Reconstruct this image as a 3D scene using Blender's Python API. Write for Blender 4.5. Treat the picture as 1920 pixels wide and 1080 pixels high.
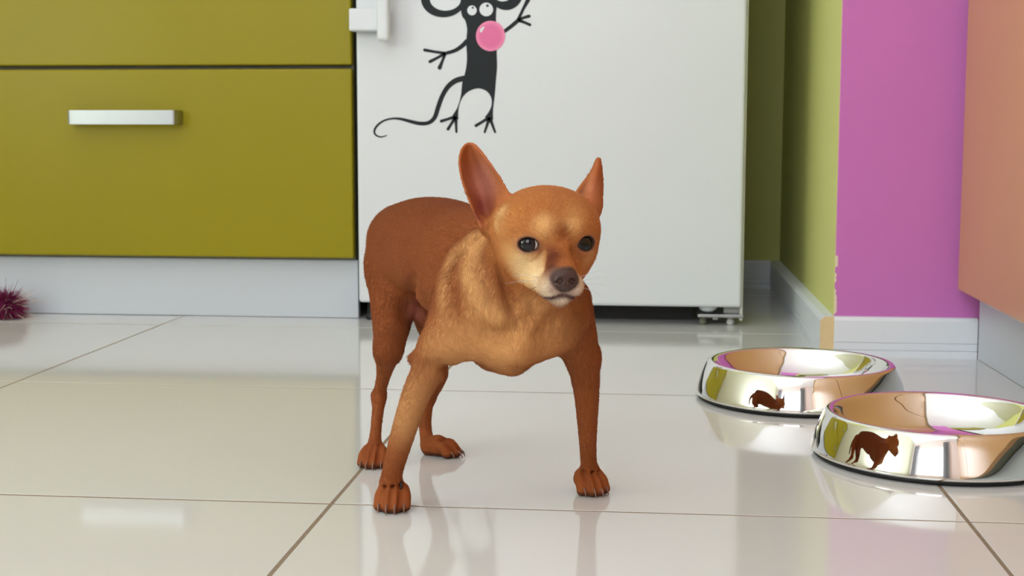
import bpy, bmesh, math, random
import numpy as np
from mathutils import Vector, Matrix

random.seed(7); rng = np.random.default_rng(7)
scene = bpy.context.scene
for o in list(bpy.data.objects): bpy.data.objects.remove(o, do_unlink=True)
COL = scene.collection

# ------------------------------------------------------------------ camera
F_PX, PITCH, YAW, ROLL = 2623.7, 0.11184, 0.10046, 0.00156
CAM = np.array([0.2550, -1.0818, 0.2989])
_fw = np.array([-math.sin(YAW)*math.cos(PITCH), math.cos(YAW)*math.cos(PITCH), -math.sin(PITCH)])
_r0 = np.array([math.cos(YAW), math.sin(YAW), 0.0]); _u0 = np.cross(_r0, _fw)
_r = math.cos(ROLL)*_r0 + math.sin(ROLL)*_u0
_u = -math.sin(ROLL)*_r0 + math.cos(ROLL)*_u0
cd = bpy.data.cameras.new('camera'); cam = bpy.data.objects.new('camera', cd); COL.objects.link(cam)
cam.matrix_world = Matrix(((_r[0], _u[0], -_fw[0], CAM[0]), (_r[1], _u[1], -_fw[1], CAM[1]),
                           (_r[2], _u[2], -_fw[2], CAM[2]), (0, 0, 0, 1)))
cd.sensor_width = 36.0; cd.lens = 36.0*F_PX/1920; cd.clip_start = 0.02
cd.dof.use_dof = True; cd.dof.focus_distance = 1.06; cd.dof.aperture_fstop = 22
scene.camera = cam

# ------------------------------------------------------------------ world, daylight, exposure
world = bpy.data.worlds.new('world'); scene.world = world; world.use_nodes = True
wb = world.node_tree.nodes['Background']; wb.inputs[0].default_value = (0.75, 0.86, 1.0, 1); wb.inputs[1].default_value = 1.2
def area(name, loc, rot, sx, sy, power, color):
    l = bpy.data.lights.new(name, 'AREA'); l.shape = 'RECTANGLE'; l.size = sx; l.size_y = sy
    l.energy = power; l.color = color
    o = bpy.data.objects.new(name, l); COL.objects.link(o); o.location = loc; o.rotation_euler = rot
    return o
R90 = math.pi/2
ROOM_X0, ROOM_X1, ROOM_Y0, ROOM_Y1, ROOM_H = -1.75, 1.25, -3.0, 1.62, 2.55
# daylight entering by the window behind the camera
area('daylight_window', (-0.60, ROOM_Y0+0.02, 1.50), (R90, 0, 0), 1.4, 1.3, 40, (0.90, 0.95, 1.0))
# added fill lamp, unseen: throws light up on the ceiling for overhead brightness
FILL_LAMP = (-1.42, -1.1, 0.30)
area('fill_uplight', FILL_LAMP, (math.pi, 0, 0), 0.25, 0.25, 132, (0.72, 0.80, 1.0))
vs = scene.view_settings
vs.view_transform = 'Standard'; vs.look = 'None'; vs.exposure = -0.40; vs.gamma = 1.0; vs.use_curve_mapping = False

# ------------------------------------------------------------------ pixel -> point helpers (the frame is 1920x1080)
def ray(px, py): return _fw + (px-960)/F_PX*_r - (py-540)/F_PX*_u
def W(px, py, Y):
    d = ray(px, py); return CAM + d*((Y-CAM[1])/d[1])
def G(px, py, z=0.0):
    d = ray(px, py); return CAM + d*((z-CAM[2])/d[2])
def pxm(P): return float((np.asarray(P)-CAM) @ _fw)/F_PX      # metres per pixel at a point

# ------------------------------------------------------------------ helpers
def srgb(r, g, b):
    f = lambda c: c/12.92 if c <= 0.04045 else ((c+0.055)/1.055)**2.4
    return (f(r/255), f(g/255), f(b/255), 1.0)
def mat(name, col, rough=0.5, metal=0.0, spec=0.5, coat=0.0, noise=None, bump=None, ior=None):
    m = bpy.data.materials.new(name); m.use_nodes = True; nt = m.node_tree; b = nt.nodes['Principled BSDF']
    b.inputs['Base Color'].default_value = col; b.inputs['Roughness'].default_value = rough
    b.inputs['Metallic'].default_value = metal; b.inputs['Specular IOR Level'].default_value = spec
    b.inputs['Coat Weight'].default_value = coat; b.inputs['Coat Roughness'].default_value = 0.06
    if ior: b.inputs['IOR'].default_value = ior
    tc = nt.nodes.new('ShaderNodeTexCoord')
    if noise:
        sc, amt = noise
        n = nt.nodes.new('ShaderNodeTexNoise'); n.inputs['Scale'].default_value = sc; n.inputs['Detail'].default_value = 5
        nt.links.new(tc.outputs['Object'], n.inputs['Vector'])
        mx = nt.nodes.new('ShaderNodeMix'); mx.data_type = 'RGBA'
        mx.inputs['A'].default_value = tuple(c*(1-amt) for c in col[:3])+(1,)
        mx.inputs['B'].default_value = tuple(min(1, c*(1+amt)) for c in col[:3])+(1,)
        nt.links.new(n.outputs['Fac'], mx.inputs['Factor']); nt.links.new(mx.outputs['Result'], b.inputs['Base Color'])
    if bump:
        sc, st, di = bump
        n2 = nt.nodes.new('ShaderNodeTexNoise'); n2.inputs['Scale'].default_value = sc; n2.inputs['Detail'].default_value = 4
        nt.links.new(tc.outputs['Object'], n2.inputs['Vector'])
        bp = nt.nodes.new('ShaderNodeBump'); bp.inputs['Strength'].default_value = st; bp.inputs['Distance'].default_value = di
        nt.links.new(n2.outputs['Fac'], bp.inputs['Height']); nt.links.new(bp.outputs['Normal'], b.inputs['Normal'])
    return m
def link(name, me, m=None, parent=None, smooth=False):
    o = bpy.data.objects.new(name, me); COL.objects.link(o)
    if m is not None:
        for mm in (m if isinstance(m, (list, tuple)) else [m]): me.materials.append(mm)
    if parent is not None: o.parent = parent
    if smooth: me.polygons.foreach_set('use_smooth', [True]*len(me.polygons))
    return o
def tag(o, label=None, cat=None, group=None, kind=None):
    if label: o['label'] = label
    if cat: o['category'] = cat
    if group: o['group'] = group
    if kind: o['kind'] = kind
    return o
def empty(name, loc, rz=0.0):
    o = bpy.data.objects.new(name, None); COL.objects.link(o); o.location = loc; o.rotation_euler = (0, 0, rz)
    o.empty_display_size = 0.05; return o
def boxbm(bm, x0, x1, y0, y1, z0, z1, bev=0.0, seg=2):
    r = bmesh.ops.create_cube(bm, size=1.0); vs_ = r['verts']
    for v in vs_: v.co = Vector(((x0+x1)/2+v.co.x*(x1-x0), (y0+y1)/2+v.co.y*(y1-y0), (z0+z1)/2+v.co.z*(z1-z0)))
    if bev > 0:
        es = list({e for v in vs_ for e in v.link_edges})
        bmesh.ops.bevel(bm, geom=es, offset=bev, segments=seg, affect='EDGES', profile=0.5)
def box(name, x0, x1, y0, y1, z0, z1, m, parent=None, bev=0.0, seg=2, off=(0, 0, 0)):
    bm = bmesh.new(); boxbm(bm, x0-off[0], x1-off[0], y0-off[1], y1-off[1], z0-off[2], z1-off[2], bev, seg)
    me = bpy.data.meshes.new(name); bm.to_mesh(me); bm.free()
    return link(name, me, m, parent)
def tomesh(name, bm, m, parent=None, smooth=False):
    me = bpy.data.meshes.new(name); bm.normal_update(); bm.to_mesh(me); bm.free()
    return link(name, me, m, parent, smooth)
def lathe(name, prof, m, parent=None, n=96, closed=False):
    vs_, fs = [], []
    k = len(prof)
    for i in range(n):
        a = 2*math.pi*i/n
        for (r, z) in prof: vs_.append((r*math.cos(a), r*math.sin(a), z))
    for i in range(n):
        j = (i+1) % n
        for q in range(k if closed else k-1):
            q2 = (q+1) % k
            fs.append((i*k+q, j*k+q, j*k+q2, i*k+q2))
    me = bpy.data.meshes.new(name); me.from_pydata(vs_, [], fs); me.validate()
    bm = bmesh.new(); bm.from_mesh(me); bmesh.ops.remove_doubles(bm, verts=bm.verts, dist=1e-6)
    bmesh.ops.recalc_face_normals(bm, faces=bm.faces); bm.to_mesh(me); bm.free()
    return link(name, me, m, parent, True)
def cr(points, n):                                  # Catmull-Rom resample
    P = np.asarray(points, float); P = np.vstack([2*P[0]-P[1], P, 2*P[-1]-P[-2]])
    out = []
    for i in range(1, len(P)-2):
        for t in np.linspace(0, 1, n, endpoint=False):
            out.append(0.5*((2*P[i])+(-P[i-1]+P[i+1])*t+(2*P[i-1]-5*P[i]+4*P[i+1]-P[i+2])*t*t+(-P[i-1]+3*P[i]-3*P[i+1]+P[i+2])*t**3))
    out.append(P[-2]); return np.array(out)
def tubebm(bm, pts, rads, n=10):
    pts = [Vector(p) for p in pts]; rings = []
    up = Vector((0.31, 0.17, 0.93))
    for i, p in enumerate(pts):
        t = (pts[min(i+1, len(pts)-1)]-pts[max(i-1, 0)]).normalized()
        a = t.cross(up)
        if a.length < 1e-4: a = t.cross(Vector((1, 0, 0)))
        a.normalize(); b = t.cross(a)
        rings.append([bm.verts.new(p+(a*math.cos(2*math.pi*k/n)+b*math.sin(2*math.pi*k/n))*rads[i]) for k in range(n)])
    for i in range(len(rings)-1):
        for k in range(n):
            bm.faces.new((rings[i][k], rings[i][(k+1) % n], rings[i+1][(k+1) % n], rings[i+1][k]))
    bm.faces.new(rings[0][::-1]); bm.faces.new(rings[-1])

# ------------------------------------------------------------------ materials
M = {}
M['tile'] = mat('polished_tile', srgb(217, 216, 214), 0.07, spec=0.5, noise=(3.0, 0.02))
M['grout'] = mat('grout', srgb(140, 122, 102), 0.9, noise=(220, 0.35))
M['white_paint'] = mat('white_paint', srgb(238, 236, 230), 0.8)
M['green_paint'] = mat('lime_green_paint', srgb(206, 206, 124), 0.75, bump=(260, 0.15, 0.002))
M['pale_green_paint'] = mat('pale_green_paint', srgb(216, 217, 188), 0.75)
M['peach_paint'] = mat('peach_paint', srgb(234, 214, 204), 0.75)
M['skirting'] = mat('skirting_white', srgb(230, 234, 240), 0.35)
M['skirting_end'] = mat('skirting_raw_end', srgb(226, 200, 152), 0.7, noise=(60, 0.08))
M['olive'] = mat('olive_lacquer', srgb(146, 133, 8), 0.34, spec=0.25, noise=(5, 0.05))
M['orange'] = mat('orange_lacquer', srgb(208, 154, 98), 0.25, spec=0.45, noise=(4, 0.04))
M['carcass'] = mat('cabinet_carcass', srgb(120, 118, 100), 0.6)
M['plinth'] = mat('grey_plinth', srgb(200, 205, 212), 0.38, spec=0.5)
M['worktop'] = mat('worktop', srgb(206, 196, 180), 0.4, noise=(40, 0.12))
M['metal'] = mat('satin_metal', srgb(178, 181, 184), 0.36, metal=1.0)
M['fridge'] = mat('fridge_white', srgb(220, 223, 226), 0.32, spec=0.4)
M['fridge_side'] = mat('fridge_body', srgb(212, 212, 206), 0.4)
M['black'] = mat('black_plastic', srgb(18, 18, 18), 0.5)
M['steel'] = mat('polished_steel', (0.86, 0.845, 0.82, 1), 0.03, metal=1.0)
M['rubber'] = mat('black_rubber', srgb(14, 14, 14), 0.6)
M['sticker'] = mat('sticker_black', srgb(26, 31, 34), 0.5, spec=0.25)
M['sticker_white'] = mat('sticker_white', srgb(220, 224, 228), 0.35)
M['curtain'] = mat('curtain_white', srgb(240, 240, 240), 0.9)
M['frame'] = mat('window_frame_white', srgb(240, 240, 240), 0.4)

# sticker nose: pink with a paler printed glint and darker rim
def pink_mat():
    m = mat('sticker_pink', srgb(222, 98, 150), 0.3); nt = m.node_tree; b = nt.nodes['Principled BSDF']
    tc = nt.nodes.new('ShaderNodeTexCoord'); gr = nt.nodes.new('ShaderNodeVectorMath'); gr.operation = 'LENGTH'
    nt.links.new(tc.outputs['Object'], gr.inputs[0])
    rp = nt.nodes.new('ShaderNodeValToRGB'); e = rp.color_ramp.elements
    e[0].position = 0.016; e[0].color = srgb(222, 98, 150); e[1].position = 0.0225; e[1].color = srgb(238, 132, 172)
    nt.links.new(gr.outputs['Value'], rp.inputs['Fac']); nt.links.new(rp.outputs['Color'], b.inputs['Base Color'])
    return m
M['sticker_pink'] = pink_mat()

# purple paint, with chipped plaster along the free corner
def purple_mat():
    m = mat('purple_paint', srgb(203, 115, 188), 0.72, noise=(30, 0.03), bump=(300, 0.12, 0.002)); nt = m.node_tree; b = nt.nodes['Principled BSDF']
    src = b.inputs['Base Color'].links[0].from_socket
    tc = nt.nodes.new('ShaderNodeTexCoord'); sp = nt.nodes.new('ShaderNodeSeparateXYZ'); nt.links.new(tc.outputs['Object'], sp.inputs[0])
    n = nt.nodes.new('ShaderNodeTexNoise'); n.inputs['Scale'].default_value = 70; nt.links.new(tc.outputs['Object'], n.inputs['Vector'])
    def mth(op, a, bb):
        k = nt.nodes.new('ShaderNodeMath'); k.operation = op
        for i, v in enumerate((a, bb)):
            if isinstance(v, (int, float)): k.inputs[i].default_value = v
            else: nt.links.new(v, k.inputs[i])
        return k.outputs[0]
    # within a few mm of the corner, below 13 cm
    edge = mth('LESS_THAN', sp.outputs['X'], mth('ADD', 0.4955, mth('MULTIPLY', mth('SUBTRACT', n.outputs['Fac'], 0.47), 0.05)))
    low = mth('LESS_THAN', sp.outputs['Z'], 0.135)
    near = mth('LESS_THAN', sp.outputs['X'], 0.5005)
    f = mth('MULTIPLY', mth('MULTIPLY', edge, low), near)
    mx = nt.nodes.new('ShaderNodeMix'); mx.data_type = 'RGBA'; mx.inputs['B'].default_value = srgb(226, 206, 180)
    nt.links.new(f, mx.inputs['Factor']); nt.links.new(src, mx.inputs['A']); nt.links.new(mx.outputs['Result'], b.inputs['Base Color'])
    return m
M['purple'] = purple_mat()

# ------------------------------------------------------------------ room shell
T, GAP = 0.5, 0.0034
floor = tag(box('floor', ROOM_X0-0.1, ROOM_X1+0.1, ROOM_Y0-0.1, ROOM_Y1+0.1, -0.06, -0.0004, M['grout']), kind='structure')
bm = bmesh.new(); boxbm(bm, -(T-GAP)/2, (T-GAP)/2, -(T-GAP)/2, (T-GAP)/2, -0.008, 0.0, 0.0004, 2)
tile_me = bpy.data.meshes.new('floor_tile'); bm.to_mesh(tile_me); bm.free(); tile_me.materials.append(M['tile'])
for i in range(-4, 3):
    for j in range(-6, 4):
        cx, cy = (i+0.5)*T, (j+0.5)*T
        if cx-T/2 > ROOM_X1 or cx+T/2 < ROOM_X0: continue
        t = bpy.data.objects.new('floor_tile', tile_me); COL.objects.link(t); t.parent = floor
        t.location = (cx, cy, random.uniform(-0.00015, 0.0)); t.rotation_euler = (random.uniform(-1, 1)*0.0006, random.uniform(-1, 1)*0.0006, 0)
ZB = -0.06
ceiling = tag(box('ceiling', ROOM_X0-0.1, ROOM_X1+0.1, ROOM_Y0-0.1, ROOM_Y1+0.1, ROOM_H, ROOM_H+0.1, M['white_paint']), kind='structure')
wall_back = tag(box('wall_far', ROOM_X0-0.1, 0.497, ROOM_Y1, ROOM_Y1+0.1, -0.05, ROOM_H, M['green_paint']), kind='structure')
def wall_with_hole(name, axis, at, thick, a0, a1, h0, h1, z0, z1, m):
    # wall along x (axis 'x') or y with one opening a in [h0,h1], z in [z0,z1]
    bm = bmesh.new(); lo, hi = sorted((at, at+thick))
    def piece(p0, p1, q0, q1):
        if axis == 'x': boxbm(bm, p0, p1, lo, hi, q0, q1)
        else: boxbm(bm, lo, hi, p0, p1, q0, q1)
    piece(a0, h0, -0.05, ROOM_H); piece(h1, a1, -0.05, ROOM_H); piece(h0, h1, -0.05, z0); piece(h0, h1, z1, ROOM_H)
    return tag(tomesh(name, bm, m), kind='structure')
wall_with_hole('wall_behind', 'x', ROOM_Y0, -0.12, ROOM_X0-0.1, ROOM_X1+0.1, -1.35, 0.15, 0.82, 2.18, M['peach_paint'])
tag(box('wall_left', ROOM_X0-0.12, ROOM_X0, ROOM_Y0-0.1, ROOM_Y1+0.1, -0.05, ROOM_H, M['pale_green_paint']), kind='structure')
tag(box('wall_right', ROOM_X1, ROOM_X1+0.12, ROOM_Y0-0.1, 0.80, -0.05, ROOM_H, M['peach_paint']), kind='structure')
# the wall block right of the fridge: lime side, purple end
bm = bmesh.new(); boxbm(bm, 0.4965, ROOM_X1+0.12, 0.806, ROOM_Y1+0.1, -0.05, ROOM_H, 0.0015, 2)
for f in bm.faces: f.material_index = 1 if f.normal.x < -0.6 else 0
tag(tomesh('wall_right_block', bm, [M['purple'], M['green_paint']]), kind='structure')
# skirtings
def skirting(name, prof, axis, a0, a1, at, m):
    # prof = list of (depth out of the wall, z)
    bm = bmesh.new(); rows = []
    for a in (a0, a1):
        rows.append([bm.verts.new((a, at-d, z) if axis == 'x' else (at-d, a, z)) for d, z in prof])
    n = len(prof)
    for i in range(n): bm.faces.new((rows[0][i], rows[0][(i+1) % n], rows[1][(i+1) % n], rows[1][i]))
    e0 = bm.faces.new(rows[0][::-1]); e1 = bm.faces.new(rows[1])
    bmesh.ops.recalc_face_normals(bm, faces=bm.faces); e0.material_index = 1; e1.material_index = 1
    return tag(tomesh(name, bm, m), kind='structure')
SK = [(0, 0), (0.009, 0), (0.009, 0.0085), (0.0075, 0.0095), (0.009, 0.0105), (0.009, 0.0185), (0.0075, 0.0195), (0.009, 0.0205), (0.009, 0.049), (0.006, 0.0535), (0, 0.054)]
skirting('baseboard_purple', SK, 'x', 0.4965, 0.6830, 0.806, [M['skirting'], M['skirting_end']])
SK2 = [(d*2, z) for d, z in SK]
skirting('baseboard_green', SK2, 'y', 0.799, ROOM_Y1, 0.4965, [M['skirting'], M['skirting_end']])
skirting('baseboard_far', SK, 'x', 0.3, 0.4785, ROOM_Y1, [M['skirting'], M['skirting_end']])
skirting('baseboard_behind', [(-d, z) for d, z in SK], 'x', ROOM_X0, ROOM_X1, ROOM_Y0, [M['skirting'], M['skirting_end']])

# windows with frames and curtains (behind the camera and on the left)
def window(name, axis, at, a0, a1, z0, z1, inward):
    w = tag(empty(name, (0, 0, 0)), kind='structure')
    def bar(n, p0, p1, q0, q1):
        lo, hi = sorted((at-inward*0.02, at-inward*0.08))
        if axis == 'x': return box(n, p0, p1, lo, hi, q0, q1, M['frame'], w, 0.004)
        return box(n, lo, hi, p0, p1, q0, q1, M['frame'], w, 0.004)
    bar('jamb', a0, a0+0.07, z0, z1); bar('jamb', a1-0.07, a1, z0, z1)
    bar('sill_rail', a0+0.07, a1-0.07, z0, z0+0.07); bar('head_rail', a0+0.07, a1-0.07, z1-0.07, z1)
    mid = (a0+a1)/2; bar('mullion', mid-0.05, mid+0.05, z0+0.07, z1-0.07)
window('window_1', 'x', ROOM_Y0, -1.35, 0.15, 0.82, 2.18, 1)
def curtain(label, axis, at, a0, a1, z0, z1):
    bm = bmesh.new(); n = 90; rows = []
    for z in (z0, z1):
        row = []
        for i in range(n+1):
            a = a0+(a1-a0)*i/n; d = at+0.022*math.sin(i*0.9)+0.008*math.sin(i*2.3)
            row.append(bm.verts.new((a, d, z) if axis == 'x' else (d, a, z)))
        rows.append(row)
    for i in range(n): bm.faces.new((rows[0][i], rows[0][i+1], rows[1][i+1], rows[1][i]))
    bmesh.ops.solidify(bm, geom=bm.faces[:], thickness=0.002)
    return tag(tomesh('curtain', bm, M['curtain'], smooth=True), label, 'curtain', 'window curtains')
curtain('white pleated curtain drawn aside at the window near the orange cabinets', 'x', ROOM_Y0+0.10, 0.12, 0.42, 0.25, 2.35)
curtain('white pleated curtain drawn aside at the window far from the orange cabinets', 'x', ROOM_Y0+0.10, -1.62, -1.32, 0.25, 2.35)

# can of the added fill lamp behind the camera, not a known lamp
tl = tag(empty('fill_uplighter', (FILL_LAMP[0], FILL_LAMP[1], 0)), 'squat white uplighter can added for overhead fill light', 'lamp')
lathe('can', [(0.10, 0.0001), (0.19, 0.0001), (0.195, 0.01), (0.195, FILL_LAMP[2]+0.03), (0.185, FILL_LAMP[2]+0.03), (0.185, 0.02), (0.10, 0.02)], M['frame'], tl, 48, closed=True)
lathe('base', [(0, 0.0001), (0.099, 0.0001), (0.099, 0.02), (0, 0.02)], M['black'], tl, 40)
# ------------------------------------------------------------------ green drawer units
def bow_handle(x0, x1, y, zc, h, parent, m, depth=0.028):
    pts = [(x0, y), (x0+0.003, y-depth*0.8), (x0+0.02, y-depth), (x1-0.02, y-depth), (x1-0.003, y-depth*0.8), (x1, y)]
    P = cr(pts, 6); bm = bmesh.new(); th = 0.004; rows = []
    for i, p in enumerate(P):
        t = P[min(i+1, len(P)-1)]-P[max(i-1, 0)]; t /= np.linalg.norm(t); nrm = np.array([t[1], -t[0]])
        a, b = p+nrm*th/2, p-nrm*th/2
        rows.append([bm.verts.new((a[0], a[1], zc-h/2)), bm.verts.new((a[0], a[1], zc+h/2)), bm.verts.new((b[0], b[1], zc+h/2)), bm.verts.new((b[0], b[1], zc-h/2))])
    for i in range(len(rows)-1):
        for k in range(4): bm.faces.new((rows[i][k], rows[i+1][k], rows[i+1][(k+1) % 4], rows[i][(k+1) % 4]))
    bm.faces.new(rows[0]); bm.faces.new(rows[-1][::-1]); bmesh.ops.recalc_face_normals(bm, faces=bm.faces)
    bmesh.ops.bevel(bm, geom=[e for e in bm.edges if e.calc_face_angle(0) > 1.2], offset=0.0008, segments=2, affect='EDGES')
    return tomesh('handle', bm, m, parent)
def drawer_unit(x0, x1, label):
    yf = 1.08
    u = tag(empty('drawer_cabinet', ((x0+x1)/2, 1.35, 0)), label, 'cabinet', 'olive green drawer cabinets')
    off = (u.location.x, u.location.y, 0)
    box('carcass', x0+0.002, x1-0.0025, yf+0.021, 1.60, 0.094, 0.84, M['carcass'], u, off=off)
    box('plinth', x0, x1, 1.105, 1.12, 0.0005, 0.0935, M['plinth'], u, 0.0008, off=off)
    for z0, z1 in ((0.0985, 0.3945), (0.4005, 0.6965), (0.7025, 0.838)):
        d = box('drawer_front', x0+0.0015, x1-0.0015, yf, yf+0.0195, z0, z1, M['olive'], u, 0.0028, 3, off=off)
        hx = (x0+x1)/2-off[0]; hz = z1-0.0755
        bow_handle(hx-0.088, hx+0.088, yf-off[1], hz, 0.022, d, M['metal'])
    return u
drawer_unit(-0.939, -0.2125, 'olive green drawer cabinet with grey plinth right beside the white fridge')
drawer_unit(-1.6655, -0.9390, 'olive green drawer cabinet farther from the fridge, against the lime wall')
tag(box('worktop', ROOM_X0+0.002, -0.2125, 1.06, 1.618, 0.8405, 0.878, M['worktop'], bev=0.003), 'speckled beige worktop over the olive green drawers', 'worktop')

# ------------------------------------------------------------------ fridge
fr = tag(empty('refrigerator', (0.094, 1.35, 0)), 'white free-standing refrigerator with a mouse sticker on its door', 'refrigerator')
FO = (0.094, 1.35, 0); FX0, FX1 = -0.2045, 0.394
box('body', FX0+0.002, FX1-0.001, 1.118, 1.60, 0.036, 1.82, M['fridge_side'], fr, 0.004, off=FO)
door = box('door', FX0, FX1-0.003, 1.070, 1.112, 0.030, 1.81, M['fridge'], fr, 0.005, 3, off=FO)
box('side_trim', FX1-0.0045, FX1+0.0005, 1.085, 1.14, 0.008, 1.82, M['fridge_side'], fr, 0.001, off=FO)
box('door_gasket', FX0+0.006, FX1-0.01, 1.1125, 1.1175, 0.04, 1.80, M['black'], fr, off=FO)
hb = bmesh.new(); boxbm(hb, -0.164-FO[0], -0.1455-FO[0], 1.028-FO[1], 1.048-FO[1], 0.4335, 0.80, 0.005, 3)
handle = tomesh('handle', hb, M['fridge'], fr)
for z0 in (0.4495, 0.757): box('handle_bracket', -0.209-FO[0], -0.157-FO[0], 1.040-FO[1], 1.0705-FO[1], z0, z0+0.034, M['fridge'], handle, 0.003)
box('shade_panel', FX0+0.01-FO[0], FX1-0.075-FO[0], 1.150-FO[1], 1.16-FO[1], 0.001, 0.036, M['black'], fr)  # black panel added to make the shaded gap under the fridge dark
# hinge plate and feet under the door
hg = bmesh.new(); boxbm(hg, 0.3255-FO[0], 0.3955-FO[0], 1.080-FO[1], 1.15-FO[1], 0.0128, 0.0178, 0.001)
tomesh('hinge_plate', hg, M['metal'], fr)
bmv = bmesh.new(); bmesh.ops.create_uvsphere(bmv, u_segments=20, v_segments=12, radius=1.0)
for v in bmv.verts: v.co = Vector((0.3415-FO[0]+v.co.x*0.0145, 1.094-FO[1]+v.co.y*0.012, 0.0285+v.co.z*0.009))
tomesh('hinge_cap', bmv, M['fridge'], fr, True)
box('hinge_block', 0.366-FO[0], 0.390-FO[0], 1.10-FO[1], 1.13-FO[1], 0.0178, 0.030, M['fridge_side'], fr, 0.001)
for fx, m in ((0.3345, M['carcass']), (0.3765, M['fridge_side']), (-0.188, M['black'])):
    r_ = 0.006 if fx > 0 else 0.012
    o = lathe('foot', [(0, 0), (r_*0.8, 0), (r_, 0.0015), (r_, 0.006), (r_*0.75, 0.0085), (r_*0.7, 0.0135 if fx > 0 else 0.037), (0, 0.0136 if fx > 0 else 0.0372)], m, fr, 20)
    o.location = (fx-FO[0], 1.1-FO[1], 0)
for fx in (-0.16, 0.35):
    o = lathe('foot', [(0, 0), (0.011, 0), (0.012, 0.002), (0.012, 0.006), (0.008, 0.009), (0.008, 0.0365), (0, 0.0366)], M['black'], fr, 20); o.location = (fx-FO[0], 1.55-FO[1], 0)
lb = bmesh.new(); boxbm(lb, 0.349-FO[0], 0.357-FO[0], 1.088-FO[1], 1.096-FO[1], 0.0085, 0.0128, 0.0008); tomesh('hinge_bolt', lb, M['metal'], fr)

# unseen cabinet added over the fridge to keep overhead light out of the gap
wc = tag(empty('light_block_cabinet', (0.142, 1.3, 1.9)), 'olive green cabinet added above the fridge to block light', 'cabinet')
WO = (0.142, 1.3, 1.9)
box('carcass', -0.210, 0.494, 1.041, 1.618, 1.86, 2.5, M['carcass'], wc, off=WO)
for x0, x1 in ((-0.209, 0.1405), (0.1425, 0.493)): box('door', x0, x1, 1.02, 1.04, 1.862, 2.498, M['olive'], wc, 0.002, off=WO)

# ------------------------------------------------------------------ mouse sticker on the fridge door
SY = 1.0697
st = tag(empty('door_sticker', tuple(W(905, 150, SY))), 'black cartoon mouse sticker with big pink nose and curly tail on fridge door', 'sticker')
S0 = np.array(st.location)
def s2w(cx, cy):                                     # sticker sheet: 4x enlarged drawing units, origin at frame pixel (640, 0)
    p = W(640+cx/4, cy/4, SY); return p[0]-S0[0], p[2]-S0[2]
def flat(bm, poly, lvl):
    y1, y0 = -0.0002-0.00006*lvl, 0.0002
    pts = [s2w(*q) for q in poly]
    a = [bm.verts.new((x, y1, z)) for x, z in pts]; b = [bm.verts.new((x, y0, z)) for x, z in pts]
    bm.faces.new(a); bm.faces.new(b[::-1])
    for i in range(len(a)):
        j = (i+1) % len(a); bm.faces.new((a[i], b[i], b[j], a[j]))
def stroke(bm, pts, ws, lvl, n=6):
    P = cr([(x, y, w) for (x, y), w in zip(pts, ws)], n); L, R = [], []
    for i, p in enumerate(P):
        t = (P[min(i+1, len(P)-1)]-P[max(i-1, 0)])[:2]; t = t/np.linalg.norm(t); nn = np.array([-t[1], t[0]])
        L.append(p[:2]+nn*p[2]/2); R.append(p[:2]-nn*p[2]/2)
    e = P[-1]; t = (P[-1]-P[-2])[:2]; t = t/np.linalg.norm(t); nn = np.array([-t[1], t[0]])
    cap = [e[:2]+(nn*math.cos(a)+t*math.sin(a))*e[2]/2 for a in np.linspace(0.4, math.pi-0.4, 6)]
    flat(bm, L+cap+R[::-1], lvl)
def ring(bm, c1, r1, c2, r2, lvl, n=48):
    y1, y0 = -0.0002-0.00006*lvl, 0.0002; V = []
    for c, r in ((c1, r1), (c2, r2)):
        for y in (y1, y0):
            V.append([bm.verts.new((x, y, z)) for x, z in [s2w(c[0]+r[0]*math.cos(2*math.pi*k/n), c[1]+r[1]*math.sin(2*math.pi*k/n)) for k in range(n)]])
    for k in range(n):
        j = (k+1) % n
        for A, B in ((0, 2), (2, 3), (3, 1), (1, 0)): bm.faces.new((V[A][k], V[A][j], V[B][j], V[B][k]))
bm = bmesh.new()
body = cr([(900, -60), (893, 40), (905, 118), (930, 155), (943, 215), (940, 270), (936, 320), (942, 420), (937, 500), (922, 570), (906, 625), (899, 700), (886, 760), (866, 815), (838, 858), (828, 885)], 4).tolist()
body += cr([(878, 895), (876, 850), (885, 788), (908, 732), (948, 690), (1000, 667), (1045, 665), (1095, 688), (1125, 737), (1126, 790), (1106, 838), (1075, 880)], 4).tolist()
body += cr([(1138, 900), (1138, 820), (1150, 720), (1160, 600), (1168, 500), (1165, 390), (1162, 250), (1160, 140), (1163, 75), (1172, 0), (1150, -70)], 4).tolist()
body += cr([(1120, -110), (1040, -130), (960, -110)], 4).tolist()
flat(bm, body, 0)
stroke(bm, [(935, 585), (860, 604), (800, 650), (757, 720), (727, 800), (700, 880), (655, 920), (590, 926), (520, 911), (450, 893), (385, 889), (320, 905), (268, 943), (247, 985), (262, 1015), (300, 1027), (342, 1015)], [44, 40, 36, 34, 34, 32, 28, 28, 25, 20, 14, 14, 16, 15, 13, 10, 6], 1)
stroke(bm, [(945, 305), (905, 345), (850, 380), (765, 404)], [34, 32, 28, 24], 2)
for e, w in (((625, 375), 24), ((665, 462), 24), ((737, 508), 30)): stroke(bm, [(780, 400), ((780+e[0])/2, (402+e[1])/2), e], [24, 20, w], 3)
stroke(bm, [(1205, 248), (1270, 200), (1335, 145)], [26, 28, 30], 2)
for e, w in (((1400, 0), 32), ((1408, 121), 24), ((1414, 186), 22)): stroke(bm, [(1325, 152), ((1330+e[0])/2-4, (146+e[1])/2), e], [26, 21, w], 3)
for s, es in (((858, 875), ((750, 908), (800, 968), (863, 990))), ((1112, 880), ((1010, 942), (1075, 990), (1153, 990)))):
    for e in es: stroke(bm, [s, ((s[0]+e[0])/2, (s[1]+e[1])/2), e], [30, 20, 23 if e[1] < 975 else 16], 3)
ring(bm, (765, -10), (168, 140), (781, -8), (117, 88), 4)
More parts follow.
